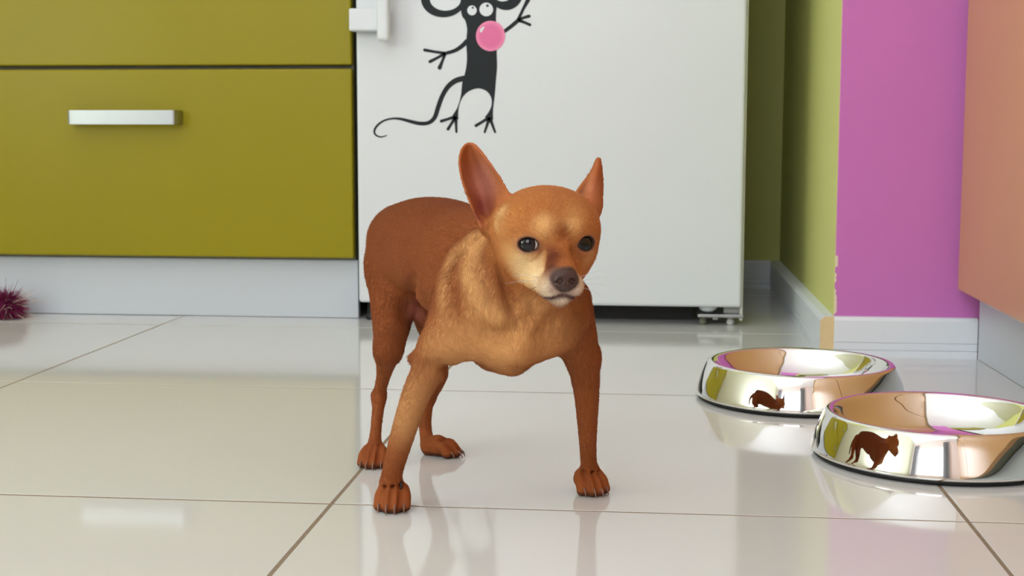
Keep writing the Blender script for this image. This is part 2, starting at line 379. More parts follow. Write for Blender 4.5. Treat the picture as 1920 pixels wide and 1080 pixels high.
ring(bm, (1236, -62), (128, 138), (1210, -75), (86, 86), 4)
tomesh('mouse_body', bm, M['sticker'], st)
def disc(name, c, r, lvl, m, parent):
    bm = bmesh.new(); x0, z0 = s2w(*c)
    pts = [(c[0]+r[0]*math.cos(2*math.pi*k/40), c[1]+r[1]*math.sin(2*math.pi*k/40)) for k in range(40)]
    flat(bm, pts, lvl)
    for v in bm.verts: v.co.x -= x0; v.co.z -= z0
    o = tomesh(name, bm, m, parent); o.location = (x0, 0, z0); return o
for nm, c, r in (('inner_ear', (781, -8), (119, 90)), ('inner_ear', (1210, -75), (88, 88))): disc(nm, c, r, 0, M['sticker_white'], st)
e1 = disc('mouse_eye', (980, 78), (35, 37), 6, M['sticker_white'], st); e2 = disc('mouse_eye', (1087, 71), (51, 51), 6, M['sticker_white'], st)
p1 = disc('pupil', (986, 58), (8, 8), 8, M['sticker'], e1); p2 = disc('pupil', (1096, 43), (10, 10), 8, M['sticker'], e2)
p1.location = np.array(p1.location)-np.array(e1.location); p2.location = np.array(p2.location)-np.array(e2.location)
nz = disc('mouse_nose', (1119, 270), (109, 114), 8, M['sticker_pink'], st)
bm = bmesh.new(); stroke(bm, [(1047, 242), (1053, 222), (1068, 206)], [14, 20, 12], 11); gl = tomesh('nose_glint', bm, M['sticker_white'], nz); gl.location = -np.array(nz.location)

# ------------------------------------------------------------------ orange cabinets along the right wall
def orange_unit(y0, y1, label):
    u = tag(empty('orange_cabinet', (0.95, (y0+y1)/2, 0)), label, 'cabinet', 'orange base cabinets')
    off = (0.95, (y0+y1)/2, 0)
    box('carcass', 0.6725, 1.248, y0+0.001, y1-0.001, 0.0955, 0.84, M['carcass'], u, off=off)
    d = box('door', 0.652, 0.672, y0+0.0015, y1-0.0015, 0.0935, 0.836, M['orange'], u, 0.002, 3, off=off)
    h = bow_handle(-0.088, 0.088, 0, 0.775, 0.022, d, M['metal']); h.rotation_euler = (0, 0, -R90); h.location = (0.652-off[0], 0, 0)
    return u
orange_unit(0.185, 0.786, 'glossy orange base cabinet butting against the purple wall')
orange_unit(-0.418, 0.183, 'glossy orange base cabinet, second from the purple wall')
orange_unit(-1.021, -0.420, 'glossy orange base cabinet, third from the purple wall')
tag(box('worktop', 0.635, 1.249, -1.021, 0.804, 0.8405, 0.878, M['worktop'], bev=0.003), 'speckled beige worktop over the orange cabinets', 'worktop')
bm = bmesh.new()                                     # plinth board, set a little askew
pa, pb = Vector((0.6835, 0.795, 0)), Vector((0.745, -1.021, 0)); nx = Vector((0.016, 0, 0))
vsx = [bm.verts.new(p+Vector((0, 0, z))) for z in (0.0005, 0.0925) for p in (pa, pb, pb+nx, pa+nx)]
for f in ((0, 1, 2, 3), (7, 6, 5, 4), (0, 4, 5, 1), (1, 5, 6, 2), (2, 6, 7, 3), (3, 7, 4, 0)): bm.faces.new([vsx[i] for i in f])
bmesh.ops.recalc_face_normals(bm, faces=bm.faces)
tag(tomesh('plinth_board', bm, M['plinth']), 'long satin grey plinth board under the orange cabinets', 'plinth')

# ------------------------------------------------------------------ pet bowls
def bowl(c, label, rz):
    u = tag(empty('pet_bowl', (c[0], c[1], 0), rz), label, 'bowl', 'steel pet bowls on the tiles')
    prof = cr([(0.1145, 0.0045), (0.1160, 0.0062), (0.1152, 0.011), (0.1122, 0.021), (0.1085, 0.0315), (0.1045, 0.0410), (0.1030, 0.0432), (0.1005, 0.0446), (0.0975, 0.0440), (0.0950, 0.0415),
               (0.0900, 0.033), (0.081, 0.0215), (0.068, 0.0115), (0.050, 0.0065), (0.028, 0.0052), (0.0, 0.005)], 5)
    lathe('bowl_shell', [(p[0], p[1] if p[1] < 0.008 else 0.008+(p[1]-0.008)*0.945) for p in prof], M['steel'], u, 128)
    lathe('rubber_ring', [(0.098, 0.0), (0.1095, 0.0), (0.1130, 0.0015), (0.1138, 0.0046), (0.098, 0.0046)], M['rubber'], u, 96, closed=True)
    return u
bowl((0.4215, 0.495), 'polished steel pet bowl standing closer to the purple wall', 0.2)
bowl((0.5205, 0.2200), 'polished steel pet bowl standing farther from the purple wall, over a tile joint', 1.1)

# ------------------------------------------------------------------ shaggy pompom by the plinth
pc = np.array([-0.771, 1.045, 0.021])
pm = tag(empty('yarn_pompom', (pc[0], pc[1], 0)), 'shaggy magenta yarn pompom with a few pale threads by the grey plinth', 'pompom')
def ribbons(name, n, r0, r1, wid, m, seed, squash=1.0, sel=None):
    g = np.random.default_rng(seed); bm = bmesh.new()
    for i in range(n):
        d = g.normal(size=3); d /= np.linalg.norm(d)
        if sel and not sel(d): continue
        L = g.uniform(r0, r1); s = np.cross(d, g.normal(size=3)); s /= np.linalg.norm(s); bend = g.normal(size=3)*L*0.25
        pts = [np.array([0, 0, pc[2]])+d*L*t+bend*t*t+np.array([0, 0, -0.006*t*t]) for t in (0.15, 0.55, 1.0)]
        pts = [np.array([p[0], min(p[1], 0.054), max(p[2], 0.0008)]) for p in pts]
        w = [wid, wid*0.9, wid*0.3]; vv = [(bm.verts.new(p-s*q), bm.verts.new(p+s*q)) for p, q in zip(pts, w)]
        for a, b in zip(vv, vv[1:]): bm.faces.new((a[0], a[1], b[1], b[0]))
    return tomesh(name, bm, m, pm)
M['yarn'] = mat('magenta_yarn', srgb(128, 22, 78), 0.95, noise=(90, 0.3)); M['yarn_pale'] = mat('pale_thread', srgb(226, 196, 180), 0.95)
tag(ribbons('yarn', 5200, 0.012, 0.031, 0.0006, M['yarn'], 3), 'magenta yarn pile', kind='stuff')
tag(ribbons('pale_threads', 260, 0.030, 0.058, 0.00045, M['yarn_pale'], 4, sel=lambda d: d[0] > 0.1 and d[2] < 0.75), 'pale loose threads', kind='stuff')
core = bmesh.new(); bmesh.ops.create_icosphere(core, subdivisions=3, radius=0.0165)
for v in core.verts: v.co += Vector((0, 0, 0.0175))+v.co.normalized()*random.uniform(-0.0015, 0.0015)
tomesh('core', core, M['yarn'], pm, True)

# ------------------------------------------------------------------ the dog
# Implicit surface: tapered limbs and ellipsoids blended smoothly, then meshed as ONE continuous skin (surface nets).
def nrm(v): v = np.asarray(v, float); return v/np.linalg.norm(v)
class SDF:
    def __init__(self): self.ops = []
    def cone(self, a, b, ra, rb, k=0.012, flow=None, sub=False, sq=None):
        a = np.asarray(a, float); b = np.asarray(b, float)
        fl = nrm(b-a) if flow is None else nrm(flow)
        self.ops.append(('c', a, b, ra, rb, k, fl, sub, (a+b)/2, np.linalg.norm(b-a)/2+max(ra, rb)))
    def chain(self, pts, k=0.012, sub=False):       # pts: (point, radius)
        Z = np.array([[*p, r] for p, r in pts]); Z = cr(Z, 5) if len(Z) > 2 else Z
        mid = (Z[0, :3]+Z[-1, :3])/2; R = np.max(np.linalg.norm(Z[:, :3]-mid, axis=1)+Z[:, 3])
        self.ops.append(('s', Z, None, None, None, k, nrm(Z[-1, :3]-Z[0, :3]+1e-9), sub, mid, R))
    def ell(self, c, axes, rad, k=0.012, flow=(0, 0, -1), sub=False):
        self.ops.append(('e', np.asarray(c, float), np.asarray(axes, float), np.asarray(rad, float), None, k, nrm(flow), sub, np.asarray(c, float), max(rad)))
    def cloud(self, pts, th, k=0.004, flow=(0, 0, 1)):
        pts = np.asarray(pts, float); c = pts.mean(0)
        self.ops.append(('p', pts, th, None, None, k, nrm(flow), False, c, np.linalg.norm(pts-c, axis=1).max()+0.003))
    @staticmethod
    def prim(op, P):
        if op[0] == 'c':
            a, b, ra, rb = op[1:5]; ba = b-a; pa = P-a
            t = np.clip((pa@ba)/max(ba@ba, 1e-12), 0, 1)
            return np.linalg.norm(pa-t[:, None]*ba, axis=1)-(ra+(rb-ra)*t)
        if op[0] == 's':
            Z = op[1]; best = np.full(len(P), 1.0)
            for u, v in zip(Z, Z[1:]):
                ba = v[:3]-u[:3]; pa = P-u[:3]; t = np.clip((pa@ba)/max(ba@ba, 1e-12), 0, 1)
                np.minimum(best, np.sqrt(((pa-t[:, None]*ba)**2).sum(1))-(u[3]+(v[3]-u[3])*t), out=best)
            return best
        if op[0] == 'e':
            q = (P-op[1])@op[2].T; r = op[3]
            k0 = np.linalg.norm(q/r, axis=1); k1 = np.linalg.norm(q/(r*r), axis=1)
            return k0*(k0-1)/np.maximum(k1, 1e-9)
        pts, th = op[1], op[2]; out = np.empty(len(P)); pp = (pts*pts).sum(1)
        for i in range(0, len(P), 20000):
            Q = P[i:i+20000]; d2 = (Q*Q).sum(1)[:, None]-2*Q@pts.T+pp[None]
            out[i:i+20000] = np.sqrt(np.maximum(d2.min(1), 0))
        return out-th
    def eval(self, P):
        D = np.full(len(P), 0.05)
        for op in self.ops:
            k, sub, c, R = op[5], op[7], op[8], op[9]
            m = np.nonzero(((P-c)**2).sum(1) < (R+k+0.014)**2)[0]
            if not len(m): continue
            d = self.prim(op, P[m]); cur = D[m]
            if sub:
                h = np.maximum(k-np.abs(cur+d), 0)/k; D[m] = np.maximum(cur, -d)+h*h*k/4
            else:
                h = np.maximum(k-np.abs(cur-d), 0)/k; D[m] = np.minimum(cur, d)-h*h*k/4
        return D
    def flow(self, P):
        F = np.zeros_like(P)
        for op in self.ops:
            if op[7]: continue
            m = np.nonzero(((P-op[8])**2).sum(1) < (op[9]+0.03)**2)[0]
            if len(m): F[m] += np.exp(-np.maximum(self.prim(op, P[m]), 0)/0.005)[:, None]*op[6]
        return F/np.maximum(np.linalg.norm(F, axis=1), 1e-9)[:, None]
    def mesh(self, lo, hi, h, cf=5):
        lo = np.asarray(lo, float); n = (np.ceil((np.asarray(hi)-lo)/(h*cf))).astype(int)
        ax = [lo[i]+(np.arange(n[i])+0.5)*h*cf for i in range(3)]
        X = np.stack(np.meshgrid(*ax, indexing='ij'), -1).reshape(-1, 3)
        Dc = self.eval(X).reshape(n)
        near = np.abs(Dc) < h*cf*1.75
        big = np.repeat(np.repeat(np.repeat(np.where(Dc < 0, -0.02, 0.02).astype(np.float32), cf, 0), cf, 1), cf, 2)
        mask = np.repeat(np.repeat(np.repeat(near, cf, 0), cf, 1), cf, 2)
        idx = np.argwhere(mask); P = lo+(idx+0.5)*h
        big[mask] = self.eval(P)
        D = big; ins = D < 0; N = np.array(D.shape)
        s = np.zeros(N-1, np.int8)
        corner = [(i, j, k) for i in (0, 1) for j in (0, 1) for k in (0, 1)]
        sl = lambda c: tuple(slice(c[a], N[a]-1+c[a]) for a in range(3))
        for c in corner: s += ins[sl(c)]
        cells = np.argwhere((s > 0) & (s < 8))
        vid = np.full(N-1, -1, np.int32); vid[tuple(cells.T)] = np.arange(len(cells))
        acc = np.zeros((len(cells), 3)); cnt = np.zeros(len(cells))
        for c in corner:
            for a in range(3):
                if c[a]: continue
                c2 = list(c); c2[a] = 1
                d0 = D[tuple((cells+np.array(c)).T)]; d1 = D[tuple((cells+np.array(c2)).T)]
                x = (d0 < 0) != (d1 < 0); t = np.where(x, d0/np.where(x, d0-d1, 1), 0)
                p = np.tile(np.array(c, float), (len(cells), 1)); p[:, a] = t
                acc += p*x[:, None]; cnt += x
        V = lo+(cells+acc/cnt[:, None]+0.5)*h
        quads = []
        for a in range(3):
            b, c = (a+1) % 3, (a+2) % 3
            e0 = [slice(1, N[i]-1) for i in range(3)]; e0[a] = slice(0, N[a]-1)
            e1 = list(e0); e1[a] = slice(1, N[a])
            A = ins[tuple(e0)]; B = ins[tuple(e1)]
            off = np.ones(3, int); off[a] = 0
            for flip, selm in ((False, A & ~B), (True, ~A & B)):
                q = np.argwhere(selm)+off
                if not len(q): continue
                db = np.zeros(3, int); db[b] = 1; dc = np.zeros(3, int); dc[c] = 1
                ids = np.stack([vid[tuple((q-db-dc).T)], vid[tuple((q-dc).T)], vid[tuple(q.T)], vid[tuple((q-db).T)]], 1)
                quads.append(ids[:, ::-1] if flip else ids)
        Q = np.concatenate(quads); Q = Q[(Q >= 0).all(1)]
        return V, Q
def npmesh(name, V, Q):
    me = bpy.data.meshes.new(name)
    me.vertices.add(len(V)); me.vertices.foreach_set('co', V.astype(np.float32).ravel())
    me.loops.add(Q.size); me.loops.foreach_set('vertex_index', Q.astype(np.int32).ravel())
    me.polygons.add(len(Q)); me.polygons.foreach_set('loop_start', np.arange(0, Q.size, 4, dtype=np.int32))
    me.polygons.foreach_set('use_smooth', np.ones(len(Q), bool))
    me.update(calc_edges=True); return me
def relax(V, Q, it, lam=0.5):
    e = np.concatenate([Q[:, [0, 1]], Q[:, [1, 2]], Q[:, [2, 3]], Q[:, [3, 0]]])
    e = np.concatenate([e, e[:, ::-1]]); n = len(V); deg = np.bincount(e[:, 0], minlength=n)[:, None]
    for _ in range(it):
        s = np.stack([np.bincount(e[:, 0], V[e[:, 1], a], n) for a in range(3)], 1)
        V = V+lam*(s/np.maximum(deg, 1)-V)
    return V
def S(px, py, Y, rpx):
    p = W(px, py, Y); return (p, rpx*pxm(p))

dog = SDF()
def onskin(px, py, sink=0.0):                         # first point of the shape so far along a pixel's ray, pushed in by sink
    d = nrm(ray(px, py)); t = 0.86
    for _ in range(160):
        e = float(dog.eval((CAM+d*t)[None])[0])
        if e < 2e-4 or t > 1.6: break
        t += max(e*.8, 1e-4)
    return CAM+d*(t+sink)
def trail(pts):                                       # pixel path -> smooth path of (ray, distance, radius) along the skin
    P = cr(pts, 5); D = [nrm(ray(x, y)) for x, y, r in P]
    T = np.array([np.linalg.norm(onskin(x, y)-CAM) for x, y, r in P])
    for _ in range(6): T[1:-1] = .25*T[:-2]+.5*T[1:-1]+.25*T[2:]
    return [(d, t, r*pxm(CAM+d*t)) for d, t, (x, y, r) in zip(D, T, P)]
LINES = []
def ridge(pts, k=0.008, up=.0025):                    # pts: (px, py, radius px); rides proud of the skin by `up`
    L = trail(pts); LINES.append([CAM+d*(t-up) for d, t, r in L])
    n = len(L); dog.chain([(CAM+d*(t+r-up*min(1, 3*(i+.3)/n, 3*(n-i-.7)/n)), r) for i, (d, t, r) in enumerate(L)][::2], k)
def crease(pts, k=0.010, depth=.002):
    L = trail(pts); n = len(L)
    dog.chain([(CAM+d*(t-r+depth*min(1, 3*(i+.3)/n, 3*(n-i-.7)/n)), r) for i, (d, t, r) in enumerate(L)][::2], k, sub=True)
# --- trunk, from chest to rump
dog.chain([S(950, 578, .014, 96), S(905, 516, .045, 98), S(850, 472, .085, 93), S(800, 450, .125, 79), S(758, 452, .168, 70)], 0.012)
dog.chain([S(845, 530, .07, 66), S(788, 492, .125, 58), S(743, 508, .170, 53)], 0.012)             # flank / loin
dog.chain([S(890, 570, .03, 74), S(925, 615, .002, 62), S(952, 646, -.008, 46)], 0.015)              # keel of the chest
dog.chain([S(1000, 560, .015, 78), S(1006, 620, .008, 54)], 0.015)
dog.chain([S(930, 660, -.004, 26), S(962, 680, -.010, 14)], 0.018)                                     # breastbone point
# --- neck up to the skull
dog.chain([S(1000, 450, -.03, 66), S(966, 500, -.010, 70), S(950, 560, .0, 80)], 0.018)
dog.chain([S(1035, 510, -.025, 44), S(1042, 570, -.008, 54)], 0.018)
dog.chain([S(940, 455, .005, 46), S(880, 466, .045, 58)], 0.02)
# --- front leg nearer the cabinets
dog.chain([S(868, 570, -.008, 56), S(840, 630, -.020, 46), S(812, 674, -.024, 35)], 0.014)
dog.chain([S(794, 668, -.014, 19), S(778, 673, -.010, 13)], 0.008)                                     # elbow
dog.chain([S(810, 680, -.024, 31), S(778, 745, -.024, 25.5), S(753, 822, -.018, 22), S(735, 888, -.010, 18.5), S(734, 912, -.006, 17)], 0.005)
# --- front leg nearer the bowls
dog.chain([S(1056, 572, .018, 53), S(1074, 622, .020, 43), S(1092, 672, .026, 31)], 0.014)
dog.chain([S(1106, 660, .03, 11), S(1111, 670, .034, 9)], 0.008)
dog.chain([S(1094, 672, .026, 30), S(1100, 740, .034, 23), S(1102, 820, .042, 16.5), S(1104, 868, .054, 14.5), S(1108, 893, .060, 14)], 0.005)
# --- hind leg nearer the cabinets
dog.chain([S(742, 500, .168, 52), S(739, 560, .148, 44), S(734, 612, .132, 34), S(728, 658, .128, 24)], 0.012)
dog.chain([S(728, 655, .128, 24), S(719, 705, .148, 13), S(711, 738, .160, 11)], 0.008)
dog.chain([S(704, 740, .166, 8), S(708, 754, .160, 10)], 0.005)                                        # hock
dog.chain([S(712, 742, .160, 12), S(706, 795, .143, 10), S(702, 836, .134, 11.5), S(699, 852, .136, 12)], 0.005)
# --- hind leg nearer the fridge side
dog.chain([S(800, 500, .200, 44), S(800, 560, .196, 34), S(806, 605, .184, 26), S(824, 655, .176, 20)], 0.012)
dog.chain([S(826, 655, .176, 23), S(824, 702, .190, 16), S(804, 745, .208, 13)], 0.008)
dog.chain([S(802, 745, .208, 12), S(797, 790, .198, 11.5), S(801, 826, .186, 12.5), S(808, 842, .178, 12)], 0.005)
# groin
dog.chain([S(790, 588, .15, 14), S(800, 610, .14, 9)], 0.008)
# tail, tucked down behind the rump
dog.chain([(W(745, 455, .205), .009), (W(735, 500, .222), .008), (W(742, 560, .222), .006), (W(748, 610, .212), .0042)], 0.008)
# --- skin folds and muscles on neck, chest and upper legs
ridge([(898, 445, 12), (884, 480, 20), (884, 520, 26), (904, 570, 24), (940, 600, 14)], 0.007, .0066)
ridge([(886, 446, 8), (852, 478, 13), (834, 530, 13), (830, 590, 12)], 0.006, .0050)
crease([(878, 462, 4), (862, 495, 6), (858, 540, 6), (872, 585, 6)], 0.006, .0030)
ridge([(815, 650, 22), (870, 648, 22), (930, 660, 16), (962, 668, 9)], 0.012, .0040)
ridge([(1085, 600, 18), (1055, 640, 16), (1005, 658, 12), (972, 668, 8)], 0.012, .0030)
ridge([(985, 590, 10), (992, 625, 12), (975, 655, 10)], 0.012, .0028)
crease([(925, 460, 5), (938, 505, 6), (952, 555, 9), (968, 602, 8)], 0.008, .0075)
crease([(960, 618, 9), (945, 630, 10), (915, 628, 7)], 0.010, .0050)
crease([(1050, 585, 6), (1030, 612, 7), (1010, 630, 6)], 0.010, .0034)
crease([(1000, 578, 4), (985, 606, 5)], 0.008, .0020)
crease([(795, 690, 5), (835, 690, 6), (860, 682, 5)], 0.010, .0015)
crease([(772, 520, 6), (770, 548, 7), (764, 590, 6)], 0.014, .0022)                                     # fold in front of the thigh

# --- paws
CLAWS = []; GROOVES = []
def paw(tip, h, ank, s=1.0, up=.0150):
    h = nrm([h[0], h[1], 0]); lat = np.array([h[1], -h[0], 0.0]); tip = np.array([tip[0], tip[1], 0.0]); Zu = np.array([0, 0, 1.0])
    at = lambda f, l, z: tip-h*f*s+lat*l*s+Zu*z*s
    dog.cone(ank, at(.0270, 0, .0125), .0076*s, .0080*s, k=0.008)
    dog.cone(at(.0235, -.005, .0105), at(.0235, .005, .0105), .0070*s, .0070*s, k=0.006, flow=h)
    for o, b in ((-1.5, .0055), (-.5, .0), (.5, .0), (1.5, .0055)):
        l = o*.0062
        dog.chain([(at(.0200+b*.5, l*.80, up), .0046*s), (at(.0105+b, l, .0112), .0049*s), (at(.0048+b, l*1.05, .0052), .0046*s)], 0.0012)
        dog.ell(at(.0058+b, l*1.05, .0036), np.eye(3), np.array([.0044, .0044, .0034])*s, k=0.002)
        CLAWS.append((at(.0022+b, l*1.05, .0070), at(-.0012+b, l*1.07, .0054), at(-.0030+b, l*1.08, .0010), .0012*s))
    for o in (-1, 0, 1):
        g = [at(.0175+.002*abs(o), o*.0055, up+.0052), at(.0085+.003*abs(o), o*.0062, .0158), at(.0010+.003*abs(o), o*.0064, .0080), at(-.0010+.003*abs(o), o*.0065, .0020)]
        dog.chain([(q, .0016*s) for q in g], 0.0022, sub=True); GROOVES.extend(cr(g, 4))
    dog.ell(at(.0205, 0, .0045), np.stack([h, lat, Zu]), np.array([.008, .0085, .0045])*s, k=0.004)
paw(G(732, 966), (.06, -1), W(734, 910, -.006), 1.02)
paw(G(1122, 934), (.42, -.9), W(1107, 888, .060), 1.0)
paw(G(693, 882), (-.02, -1), W(699, 850, .136), 0.93)
paw(G(864, 858), (.95, -.30), W(806, 838, .180), 0.92, .0115)

# --- head, in its own frame: right (to the viewer's right), forward, up
PSI = math.radians(17); HC = W(1025, 425, -.052)
hr = np.array([math.cos(PSI), math.sin(PSI), 0]); hf = np.array([math.sin(PSI), -math.cos(PSI), 0]); hu = np.array([0, 0, 1.0])
HAX = np.stack([hr, hf, hu])
def H(x, f, u): return HC+x*hr+f*hf+u*hu
back = -hf
dog.ell(H(0, -.003, .000), HAX, (.0385, .041, .0300), k=0.02, flow=back)
dog.ell(H(0, .014, -.001), HAX, (.0325, .0235, .0255), k=0.012, flow=back+hu*.8)
for sx in (-1, 1):
    dog.ell(H(sx*.0190, .004, -.0195), HAX, (.0155, .0225, .0150), k=0.012, flow=back-hu*.4+hr*sx*.4)
    dog.cone(H(sx*.0165, .008, -.0310), H(sx*.0050, .0425, -.0400), .0105, .0092, k=0.008, flow=back)      # jaw to lip
    dog.cone(H(sx*.027, .021, -.0025), H(sx*.011, .0330, -.0010), .0050, .0050, k=0.008, flow=back+hr*sx+hu*.6)
dog.cone(H(0, .020, -.0235), H(0, .0445, -.0330), .0170, .0112, k=0.008, flow=back)
dog.cone(H(0, .030, -.0135), H(0, .0470, -.0265), .0070, .0066, k=0.010, flow=back)                   # bridge of the nose
for sx in (-1, 1):
    dog.ell(H(sx*.0075, .0445, -.0395), HAX, (.0092, .0112, .0084), k=0.004, flow=back+hr*sx*.5)
    crX = [H(sx*.0125, .036, -.0160), H(sx*.0135, .039, -.0270)]
    dog.chain([(crX[0], .0022), (crX[1], .0018)], 0.008, sub=True)                                         # stop beside the bridge
dog.cone(H(0, .014, -.0395), H(0, .0425, -.0485), .0125, .0066, k=0.005, flow=back)
dog.ell(H(0.0008, .0465, -.0330), HAX, (.0085, .0060, .0075), k=0.004, flow=back)
# eyes: lids round the ball, then an almond opening
ER = .0102; EYES = []
for sx, ax_, w_, h_ in ((-1, (-.30, .95, .0), .0074, .0050), (1, (.42, .90, .0), .0074, .0056)):
    ec = H(sx*.0180, .0245, -.0103); ad = nrm(ax_[0]*hr+ax_[1]*hf+ax_[2]*hu)
    dog.ell(ec, HAX, (.0109, .0109, .0109), k=0.005, flow=hr*sx)
    rt = nrm(np.cross(ad, hu)); rt = rt if rt@hr > 0 else -rt; upv = np.cross(rt, ad); upv = upv if upv[2] > 0 else -upv
    dog.ell(ec+ad*.0105, np.stack([rt, ad, upv]), (w_, .0062, h_), k=0.0010, sub=True)
    lid = []
    for t in np.linspace(0, 2*math.pi, 25):
        x, z = (w_+.0010)*math.cos(t), (h_+.0012)*math.sin(t)*(1-.18*math.cos(t)**2); lid.append((ec+rt*x+upv*z+ad*math.sqrt(max(.0105**2-x*x-z*z, .0045**2)), .0012))
    dog.chain(lid, 0.0016)
    EYES.append((sx, ec, ad, rt, upv))
# mouth: corner line and the lip split
mouth = [H(-.0185, .028, -.0425), H(-.0140, .0405, -.0455), H(-.0080, .0500, -.0468), H(0, .0535, -.0455), H(.0080, .0500, -.0468), H(.0140, .0405, -.0455), H(.0185, .028, -.0425)]
dog.chain([(p, .0011) for p in mouth], 0.0016, sub=True)
dog.cone(H(0, .0550, -.0395), H(0, .0545, -.0450), .0006, .0007, k=0.0016, sub=True)
# --- ears: thin curved leaves, sampled from cross-sections (left edge, middle, right edge)
def leaf(rows, th, k, flow):
    A = np.array([[W(*r[0]), W(*r[1]), W(*r[2])] for r in rows])           # rows x 3 x xyz
    cols = [cr(A[:, i], 8) for i in range(3)]; pts = []
    for a, b, c in zip(*cols):
        n = max(4, int(np.linalg.norm(a-c)/.0010)+6)
        for t in np.linspace(0, 1, n): pts.append((1-t)**2*a+2*t*(1-t)*(2*b-(a+c)/2)+t*t*c)
    dog.cloud(pts, th, k, flow); return np.array(pts)
EAR_L = leaf([((903, 424, -.052), (920, 412, -.036), (940, 405, -.052)),
              ((890, 400, -.052), (912, 392, -.030), (947, 384, -.056)),
              ((876, 365, -.050), (905, 362, -.028), (952, 364, -.054)),
              ((866, 335, -.046), (895, 335, -.026), (938, 335, -.050)),
              ((862, 308, -.042), (888, 308, -.026), (919, 308, -.046)),
              ((864, 286, -.038), (883, 286, -.028), (903, 286, -.040)),
              ((871, 274, -.034), (881, 273, -.030), (892, 274, -.034)),
              ((877, 270, -.032), (881, 270, -.031), (885, 270, -.032))], .0013, 0.006, (0, 0, 1))
dog.chain([S(915, 428, -.044, 13), S(935, 430, -.046, 16)], 0.010)
EAR_R = leaf([((1098, 415, -.050), (1112, 414, -.040), (1118, 415, -.030)),
              ((1092, 392, -.046), (1112, 392, -.052), (1127, 392, -.034)),
              ((1080, 366, -.024), (1104, 372, -.050), (1128, 370, -.030)),
              ((1093, 344, -.018), (1108, 345, -.044), (1129, 345, -.026)),
              ((1107, 326, -.018), (1114, 326, -.036), (1128, 325, -.024)),
              ((1115, 309, -.018), (1120, 309, -.028), (1126, 309, -.022)),
              ((1120, 298, -.018), (1122, 298, -.022), (1124, 298, -.020))], .0014, 0.004, (0, 0, 1))

V, Q = dog.mesh((-.06, -.13, -.004), (.30, .26, .345), .00115)
V = relax(V, Q, 2, 0.45); V[:, 2] = np.maximum(V[:, 2], 0.0004)
me = npmesh('dog_body', V, Q)
NV = np.empty(len(V)*3, np.float32); me.vertex_normals.foreach_get('vector', NV); NV = NV.reshape(-1, 3).astype(float)

# --- coat colours: patches anchored on skin points (3-D blobs), sizes in metres
lin = lambda *c: np.array(srgb(*c)[:3])
depthV = (V-CAM)@_fw; PX = 960+F_PX*((V-CAM)@_r)/depthV; PY = 540-F_PX*((V-CAM)@_u)/depthV
def skin(px, py):                                     # the skin point a photo pixel shows
    m = np.nonzero((np.abs(PX-px) < 5) & (np.abs(PY-py) < 5))[0]
    return V[m[np.argmin(depthV[m])]] if len(m) else None
COLR = np.tile(lin(144, 79, 41), (len(V), 1))
def blend(w, c):
    global COLR
    w = np.clip(w, 0, 1)[:, None]; COLR = COLR*(1-w)+lin(*c)*w
def patch(px, py, rad, c, s=1.0, ani=None):
    p = skin(px, py)
    if p is None: return
    d = V-p
    if ani is not None: d = (d@HAX.T)/np.array(ani)
    blend(s*np.exp(-(d**2).sum(1)/(rad*rad)), c)
patch(975, 630, .042, (200, 138, 88), .8); patch(870, 650, .024, (198, 136, 86), .6)
# darker saddle along the back, paler underside and chest
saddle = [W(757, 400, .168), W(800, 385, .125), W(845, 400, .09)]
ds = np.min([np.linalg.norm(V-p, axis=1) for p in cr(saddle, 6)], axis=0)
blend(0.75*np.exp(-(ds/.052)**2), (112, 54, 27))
for a in ((720, 640, .03), (715, 800, .03), (805, 800, .04), (1103, 800, .035), (1108, 900, .02)): patch(a[0], a[1], a[2], (138, 74, 38), .6)
for a in ((960, 630, .022, .4), (890, 640, .022, .55), (940, 665, .02, .55), (1030, 640, .02, .35), (1000, 570, .010, .6), (760, 800, .02, .45), (780, 740, .018, .45), (830, 660, .02, .4)):
    patch(a[0], a[1], a[2], (226, 178, 126), a[3])
for a in ((958, 560, .010, .4), (910, 668, .007, .3), (963, 692, .006, .4), (1010, 600, .010, .2)): patch(a[0], a[1], a[2], (150, 78, 34), a[3])  # redder neck and chest patches, fold shade partly put into the coat
for q in ((930, 470), (938, 500), (948, 540), (958, 575), (968, 600)): patch(q[0], q[1], .005, (144, 78, 38), .45)  # redder fur down the neck crease, partly its shade painted in
for ln, rr, st in ((LINES[0], .0105, .8), (LINES[1], .0050, .6)):
    dl = np.min([((V-p)**2).sum(1) for p in ln], axis=0); blend(st*np.exp(-dl/rr**2), (224, 176, 124))
# groin: pinkish skin, and the far thigh's shade put into a dark patch
patch(782, 585, .011, (150, 92, 86), .9); patch(774, 612, .007, (84, 38, 24), .8)
